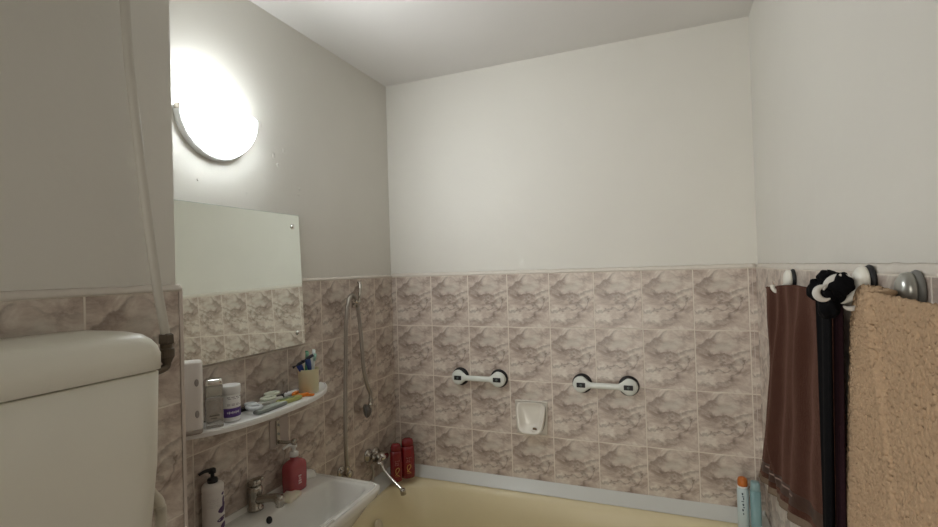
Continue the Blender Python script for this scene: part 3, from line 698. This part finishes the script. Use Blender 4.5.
# back plate: half disc flange against the wall
bm = bmesh.new()
hd = lambda r, x: [Vector((x, r*math.cos(t), -r*math.sin(t))) for t in [PI*i/36 for i in range(37)]]
loft(bm, [hd(.138, .0005), hd(.140, .004), hd(.140, .018), hd(.138, .023), hd(.134, .024)]); link('back_plate', bm, mat('lamp_plate', (.72, .73, .72), .4), lamp, smooth=True)
bm = bmesh.new(); box(bm, (.006, -.140, -.014), (.028, -.131, .004)); link('shade_clip', bm, M_dchrome, lamp, bevel=.002)
bm = bmesh.new(); lathe(bm, [(.02, 0), (.02, .035), (.015, .04)], (.05, -.065, -.035), (0, 0, 1), 20); box(bm, (.006, -.075, -.02), (.05, -.055, 0)); link('lamp_holder', bm, M_plas, lamp, smooth=True)
bm = bmesh.new(); lathe(bm, [(.012, 0), (.018, .012), (.032, .035), (.037, .055), (.034, .075), (.022, .090), (.004, .096)], (.055, -.065, .004), (0, 0, 1), 28); link('bulb', bm, M_bulb, lamp, smooth=True)
pl = bpy.data.lights.new('bulb_light', 'POINT'); pl.energy = LAMP_W; pl.color = LAMP_COL; pl.shadow_soft_size = .03
po = bpy.data.objects.new('bulb_light', pl); C.objects.link(po); po.parent = lamp; po.location = (.055, -.065, .055)
sl = bpy.data.lights.new('bulb_forward_light', 'SPOT'); sl.energy = SPOT_W; sl.color = LAMP_COL; sl.shadow_soft_size = .04; sl.spot_size = math.radians(172); sl.spot_blend = .9
so = bpy.data.objects.new('bulb_forward_light', sl); C.objects.link(so); so.parent = lamp; so.location = (.135, 0, .05)  # added spot just outside the shade, brightens the room beyond the bulb
so.rotation_euler = Vector((1, .52, -.22)).to_track_quat('-Z', 'Y').to_euler()
M_bulb_obj = [o for o in bpy.data.objects if o.name.startswith('bulb') and o.type == 'MESH'][0]

# ------------------------------------------------------------ cistern and pipe
ci = thing('toilet_cistern', 'cream plastic wall hung toilet cistern on the duct wall', 'cistern', (BX, -1.832, 1.10))
def cl(x1, y0, y1, z, e): return sell(x1/2+.0005, (y0+y1)/2, x1/2, (y1-y0)/2, z, e, 72)
def dl(x1, hy_, z, e):       # straight at the wall, rounded in front
    out = []
    for p in sell(0, 0, x1, hy_, z, e, 96):
        out.append(Vector((max(p.x, .0005), p.y, z)))
    return out
bm = bmesh.new(); loft(bm, [dl(.150, .21, 0, 8), dl(.162, .228, .012, 12), dl(.174, .238, .20, 16), dl(.180, .240, .362, 16), dl(.176, .237, .3645, 16)]); link('tank', bm, M_cist, ci, smooth=True)
bm = bmesh.new(); loft(bm, [dl(.176, .237, .366, 16), dl(.183, .2425, .3672, 16), dl(.1835, .243, .395, 16), dl(.181, .241, .408, 14), dl(.175, .236, .420, 12), dl(.166, .228, .4295, 10), dl(.152, .215, .435, 8), dl(.10, .17, .437, 5)]); link('lid', bm, M_cist, ci, smooth=True)
pp = thing('water_pipe', 'painted pipe running down the duct wall to the cistern', 'pipe', (.34, -1.52, 1.50))
c0 = Vector((.34, -1.52, 1.50))
PW = [(.36, -1.575, 2.597), (.36, -1.574, 2.30), (.36, -1.572, 2.174), (.36, -1.567, 2.058), (.36, -1.560, 1.982), (.36, -1.551, 1.885), (.36, -1.539, 1.767), (.36, -1.522, 1.626), (.36, -1.508, 1.535), (.36, -1.505, 1.51)]
bm = bmesh.new(); tube(bm, [Vector(p)-c0 for p in PW], .0088, 16, 8); link('pipe_run', bm, mat('painted_pipe', (.60, .575, .51), .45, bump=.001, bscale=30), pp, smooth=True)
bm = bmesh.new(); ax = Vector((.36, -1.503, 1.4))-c0
lathe(bm, [(.010, .115), (.014, .112), (.015, .095), (.012, .093)], (ax.x, ax.y, ax.z), (0, 0, 1), 6)
lathe(bm, [(.0115, .093), (.0115, .085), (.0145, .083), (.0145, .066), (.012, .062), (.009, .055)], (ax.x, ax.y, ax.z), (0, 0, 1), 20)
link('nut', bm, mat('old_brass', (.13, .105, .08), .45, .6, bump=.001, bscale=120), pp, smooth=False)
bm = bmesh.new(); tube(bm, [(ax.x, ax.y, ax.z+.06), (ax.x, ax.y-.004, ax.z+.045), (ax.x+.004, ax.y-.045, ax.z+.04), (ax.x+.004, ax.y-.085, ax.z+.04)], .008, 12); link('inlet', bm, mat('old_brass', (.2, .16, .12), .45), pp, smooth=True)
ph = thing('overflow_hose', 'pale ribbed hose beside the cistern on the duct wall', 'hose', (.35, -1.53, 1.1))
bm = bmesh.new(); n_ = 60
tube(bm, [Vector((0, .01, -.12)), Vector((.0, .012, -.03)), Vector((.0, .014, .04)), Vector((.0, .010, .075)), Vector((0, -.004, .11)), Vector((0, -.012, .17))], lambda t: (.0105+(.001 if int(t*90) % 2 else -.001)) if t < .55 else .0105-.007*sstep(.55, .9, t), 14, 18)
link('hose', bm, mat('pale_hose', (.66, .62, .52), .5), ph, smooth=True)

# ------------------------------------------------------------ hooks
def suction_hook(label, y, z, capm, basem, s=1.0, tall=1.0):
    t = thing('wall_hook', label, 'hook', (XR, y, z), group=None)
    bm = bmesh.new(); lathe(bm, [(.027*s, .0005), (.028*s, .003), (.025*s, .008), (.020*s, .009)], (0, 0, 0), (-1, 0, 0), 32, sy=tall); link('suction_pad', bm, basem, t, smooth=True)
    bm = bmesh.new(); lathe(bm, [(.0245*s, .0092), (.0255*s, .012), (.0235*s, .019), (.017*s, .024), (.008*s, .026), (.001, .0265)], (0, 0, 0), (-1, 0, 0), 32, sy=tall); link('cap', bm, capm, t, smooth=True)
    bm = bmesh.new(); tube(bm, [(-.020, 0, -.012), (-.030, 0, -.028), (-.044, 0, -.034), (-.052, 0, -.026), (-.053, 0, -.016)], .0045*s, 10, flat=1.3); link('prong', bm, capm, t, smooth=True)
M_ivory = mat('ivory_plastic', (.82, .80, .72), .35)
suction_hook('ivory oval suction hook holding the dark brown towel', -.608, 1.574, M_ivory, M_blk)
suction_hook('ivory oval suction hook behind the black and white scarf', -1.155, 1.586, M_ivory, M_blk, 1.0, 1.05)
suction_hook('grey metallic suction hook above the tan towel', -1.325, 1.578, mat('satin_metal', (.40, .40, .37), .3, .7), M_grey, .9, 1.2)

# ------------------------------------------------------------ towels
def nz(x, y, z=0): return noise.noise(Vector((x, y, z)))
M_brown = terry('brown_terry', (.060, .024, .016), .0022, 300)
bb = M_brown.node_tree.nodes['Principled BSDF']; bb.inputs['Sheen Weight'].default_value = .22; bb.inputs['Sheen Roughness'].default_value = .35; bb.inputs['Sheen Tint'].default_value = (.75, .45, .36, 1)
M_brown_band = mat('brown_satin', (.040, .014, .010), .5)
M_hem = terry('taupe_hem', (.20, .15, .11), .001, 300)
M_bpale = mat('pale_stripe', (.33, .24, .21), .7)
bt = thing('brown_towel', 'dark brown terry towel hanging in folds nearest the back wall', 'towel', (1.60, -.8, 1.25))
c0 = Vector((1.60, -.8, 1.25))
def f_brown(u, v):
    # u: along wall from far to near, v: 0 top .. 1 bottom
    y = -.500-.59*u+(.25*v**2)*(1-u)**1.8+.02*v*nz(u*3, 5)
    z = 1.552+.018*u-.004*math.cos(u*7)-(.675-.16*u)*v
    lb = .03+.30*v
    x = 1.606+.018*u-.030*v*(1-u)-.006*v*u+.022*v**.5*(1-sstep(lb-.02, lb+.012, u))
    amp = (.3+.7*v)*(1-.5*u)
    x += amp*.020*(abs(math.sin(u*10.5+.6*math.sin(v*2.2)))-.6)+amp*.008*math.sin(u*37+1.3+.5*v)+.006*nz(u*6, v*4, 2)
    return Vector((min(x, XR-.012)+.0007*nz(u*150, v*190), y, z))-c0
bm = bmesh.new()
cloth(bm, 110, 130, f_brown, .005, lambda u, v: 2 if v > .962 else (3 if .882 < v < .890 and u < .6 and math.sin(u*60) > -.5 else (1 if .87 < v < .93 else 0)))
o = link('towel_cloth', bm, [M_brown, M_brown_band, M_hem, M_bpale], bt, smooth=True)
bm = bmesh.new()   # far edge strip, its pale colour standing in for light on the edge
tube(bm, [f_brown(0, i/20)+Vector((0, .001, 0)) for i in range(21)], .0028, 8, 3); link('lit_selvedge', bm, mat('lit_edge_and_loop', (.50, .42, .35), .8), bt, smooth=True)
bm = bmesh.new(); tube(bm, [Vector((1.610, -.585, 1.555))-c0, Vector((1.606, -.597, 1.566))-c0, Vector((1.606, -.606, 1.566))-c0, Vector((1.610, -.618, 1.555))-c0], .0022, 8); link('hanging_loop', bm, mat('lit_edge_and_loop', (.5, .42, .35), .8), bt, smooth=True)

# black scarf / robe
M_bk = mat('black_fabric', (.004, .004, .005), .9, bump=.0006, bscale=300)
M_bk.node_tree.nodes['Principled BSDF'].inputs['Specular IOR Level'].default_value = .12
M_wh = mat('white_print_fabric', (.62, .60, .56), .7)
bs = thing('black_scarf', 'black scarf with white swirl print bunched over hook, hanging down', 'scarf', (1.60, -1.06, 1.2))
c1 = Vector((1.60, -1.06, 1.2))
def f_blk(u, v):
    y = -1.075+.005*v-(.078-.02*v)*u; z = 1.560-.70*v
    x = 1.592+.004*math.sin(u*9+v*1.5)+.006*(1-math.cos(u*2*PI))*.5-.006*v
    return Vector((x, y, z))-c1
bm = bmesh.new(); cloth(bm, 30, 60, f_blk, .004); link('hanging_length', bm, M_bk, bs, smooth=True)
bm = bmesh.new(); k0 = Vector((1.592, -1.152, 1.574))-c1
def loop3(c, a, b, tilt, r, ph=0):
    P = []
    ex = Vector((-.45, -.89, 0)).normalized()   # spans roughly across the view
    ez = Vector((0, 0, 1))
    for i in range(25):
        t = 2*PI*i/24+ph; p = ex*(a*math.cos(t)*math.cos(tilt)-b*math.sin(t)*math.sin(tilt))+ez*(a*math.cos(t)*math.sin(tilt)+b*math.sin(t))
        P.append(c+p+Vector((-.006*math.sin(2*t), .004*math.cos(2*t), 0)))
    return P
exv = Vector((.83, .55, 0)).normalized()     # picture-right direction lies mostly along +x ... kept as a real 3D bunch
def bunch(dx, dy, dz, r, sx=1, sy=1, sz=1, seed=0, n=20):
    loops = []
    for k in range(n+1):
        th = PI*k/n; row = []
        for i in range(28):
            ph = 2*PI*i/28; d = Vector((math.sin(th)*math.cos(ph), math.sin(th)*math.sin(ph), math.cos(th)))
            q = r*(1+.22*nz(d.x*1.9+seed, d.y*1.9, d.z*1.9)+.10*math.sin(ph*5+3*d.z+seed))
            row.append(k0+Vector((dx+d.x*q*sx, dy+d.y*q*sy, dz+d.z*q*sz)) if 0 < k < n else k0+Vector((dx, dy, dz+r*sz*(1 if k == 0 else -1)*.95)) + d*.0005)
        loops.append(row)
    return loops
loft(bm, bunch(.006, 0, -.002, .026, .8, 1.1, 1.0, 1))
loft(bm, bunch(-.006, .030, -.004, .020, .9, 1.0, 1.0, 2))
loft(bm, bunch(.012, -.026, .008, .022, .8, 1.0, .9, 5))
loft(bm, bunch(.0, .002, .020, .018, .8, 1.3, .7, 7))
loft(bm, bunch(.0, .0, -.032, .020, .8, 1.2, 1.1, 9))
link('bunch', bm, M_bk, bs, smooth=True)
bm = bmesh.new()
def arc3(c, r, a0, a1, rr_, sx=1.0, sz=1.0):
    # an arc lying in the plane facing the room's front-left (towards the washbasin)
    ex = Vector((.975, -.22, 0)) ; P = []
    for i in range(13):
        t = a0+(a1-a0)*i/12; P.append(k0+Vector(c)+ex*(r*sx*math.cos(t))+Vector((0, 0, r*sz*math.sin(t))))
    tube(bm, P, lambda q: .0012+rr_*math.sin(PI*q), 8, 2)
arc3((-.014, -.034, -.006), .012, .42*PI, 1.72*PI, .0050)
arc3((.016, -.030, -.006), .030, .35*PI, .95*PI, .0062, 1.0, .9)
arc3((.024, -.026, -.022), .012, 1.2*PI, 1.9*PI, .0035)
link('white_swirl', bm, M_wh, bs, smooth=True)
# plum cloth between
pc = thing('plum_cloth', 'narrow dark plum cloth hanging between black scarf and tan towel', 'cloth', (1.63, -1.15, 1.2))
def f_pl(u, v): return Vector((1.611+.003*math.sin(u*20)-.012*v, -1.115+.005*v-.035*u, 1.55-.66*v))-Vector((1.63, -1.15, 1.2))
bm = bmesh.new(); cloth(bm, 30, 40, f_pl, .004); link('cloth_length', bm, terry('plum_terry', (.022, .010, .013), .001, 200), pc, smooth=True)

# tan towel
M_tan = terry('tan_terry', (.48, .335, .215), .0022, 260, var=.16)
tt = thing('tan_towel', 'thick tan terry bath towel hanging nearest, right edge of view', 'towel', (1.58, -1.45, 1.2))
c2 = Vector((1.58, -1.45, 1.2))
def f_tan(u, v):
    line = .37+.46*v                      # diagonal fold running down to the right
    fold = sstep(line-.03, line+.012, u)
    y = -1.150-.53*u+.06*v*(1-u)
    z = 1.572+.008*sstep(0, .1, u)-.007*sstep(.2, .7, u)-.016*math.exp(-(u/.025)**2)-.66*v
    x = 1.619-.022*v-.030*fold-.006*v*u+.012*max(0, (line-u)/line)
    x -= .006*math.exp(-((u-line-.02)/.02)**2)
    x += .005*math.sin(u*15+2*v)*v*fold+.004*nz(u*5, v*4, 8)
    x += .005*math.exp(-v/.012)
    q = nz(u*125, v*165, 1)*.0026+nz(u*60, v*80, 4)*.0012
    return Vector((min(x+q, XR-.008), y+.0012*nz(v*90, 3, u*10), z+.0012*nz(u*80, v*20, 2)))-c2
bm = bmesh.new(); cloth(bm, 270, 350, f_tan, .009); link('towel_cloth', bm, M_tan, tt, smooth=True)
bm = bmesh.new(); tube(bm, [Vector(p)-c2 for p in ((1.608, -1.285, 1.562), (1.600, -1.300, 1.566), (1.598, -1.325, 1.558), (1.600, -1.350, 1.563), (1.608, -1.365, 1.560))], .003, 8); link('hanging_loop', bm, M_grey, tt, smooth=True)

# ------------------------------------------------------------ bottles in the right corner of the tub
rb = thing('sunscreen_bottle', 'white bottle with orange cap on bathtub corner by towels', 'bottle', (1.568, -.104, .6125))
bm = bmesh.new(); loft(bm, [sell(0, 0, .017, .017, 0, 2.4, 36), sell(0, 0, .020, .020, .004, 2.4, 36), sell(0, 0, .020, .020, .150, 2.2, 36), sell(0, 0, .017, .017, .158, 2, 36)]); link('body', bm, mat('pale_blue_white', (.56, .66, .68), .3), rb, smooth=True)
bm = bmesh.new(); lathe(bm, [(.0172, .1585), (.0185, .160), (.0185, .164), (.0165, .165)], n=30); link('collar', bm, M_plas, rb, smooth=True)
bm = bmesh.new(); lathe(bm, [(.0168, .1652), (.0175, .168), (.0172, .186), (.014, .194), (.006, .198), (.001, .1985)], n=30); link('cap', bm, mat('orange_cap', (.52, .15, .025), .35), rb, smooth=True)
bm = bmesh.new()
for i, (z, ra, rz) in enumerate(((.140, .003, .005), (.130, .0045, .002), (.122, .002, .005), (.112, .005, .002), (.100, .003, .005), (.090, .004, .002), (.080, .003, .005), (.066, .002, .004))):
    decal(bm, .020, -1.75+.08*(i % 3), z, ra, rz, 8)
link('lettering', bm, mat('dark_lettering', (.06, .09, .12), .5), rb)
rb2 = thing('blue_bottle', 'pale blue bottle beside the orange capped bottle', 'bottle', (1.606, -.132, .6125))
bm = bmesh.new(); loft(bm, [sell(0, 0, .016, .018, 0, 3, 36), sell(0, 0, .0175, .020, .004, 3, 36), sell(0, 0, .0175, .020, .165, 3, 36)]); link('body', bm, mat('aqua_plastic', (.22, .37, .39), .3), rb2, smooth=True)
bm = bmesh.new(); loft(bm, [sell(0, 0, .016, .018, .1655, 3, 36), sell(0, 0, .0165, .019, .168, 3, 36), sell(0, 0, .015, .017, .192, 3, 36), sell(0, 0, .012, .013, .196, 3, 36)]); link('cap', bm, mat('aqua_cap', (.26, .40, .42), .3), rb2, smooth=True)
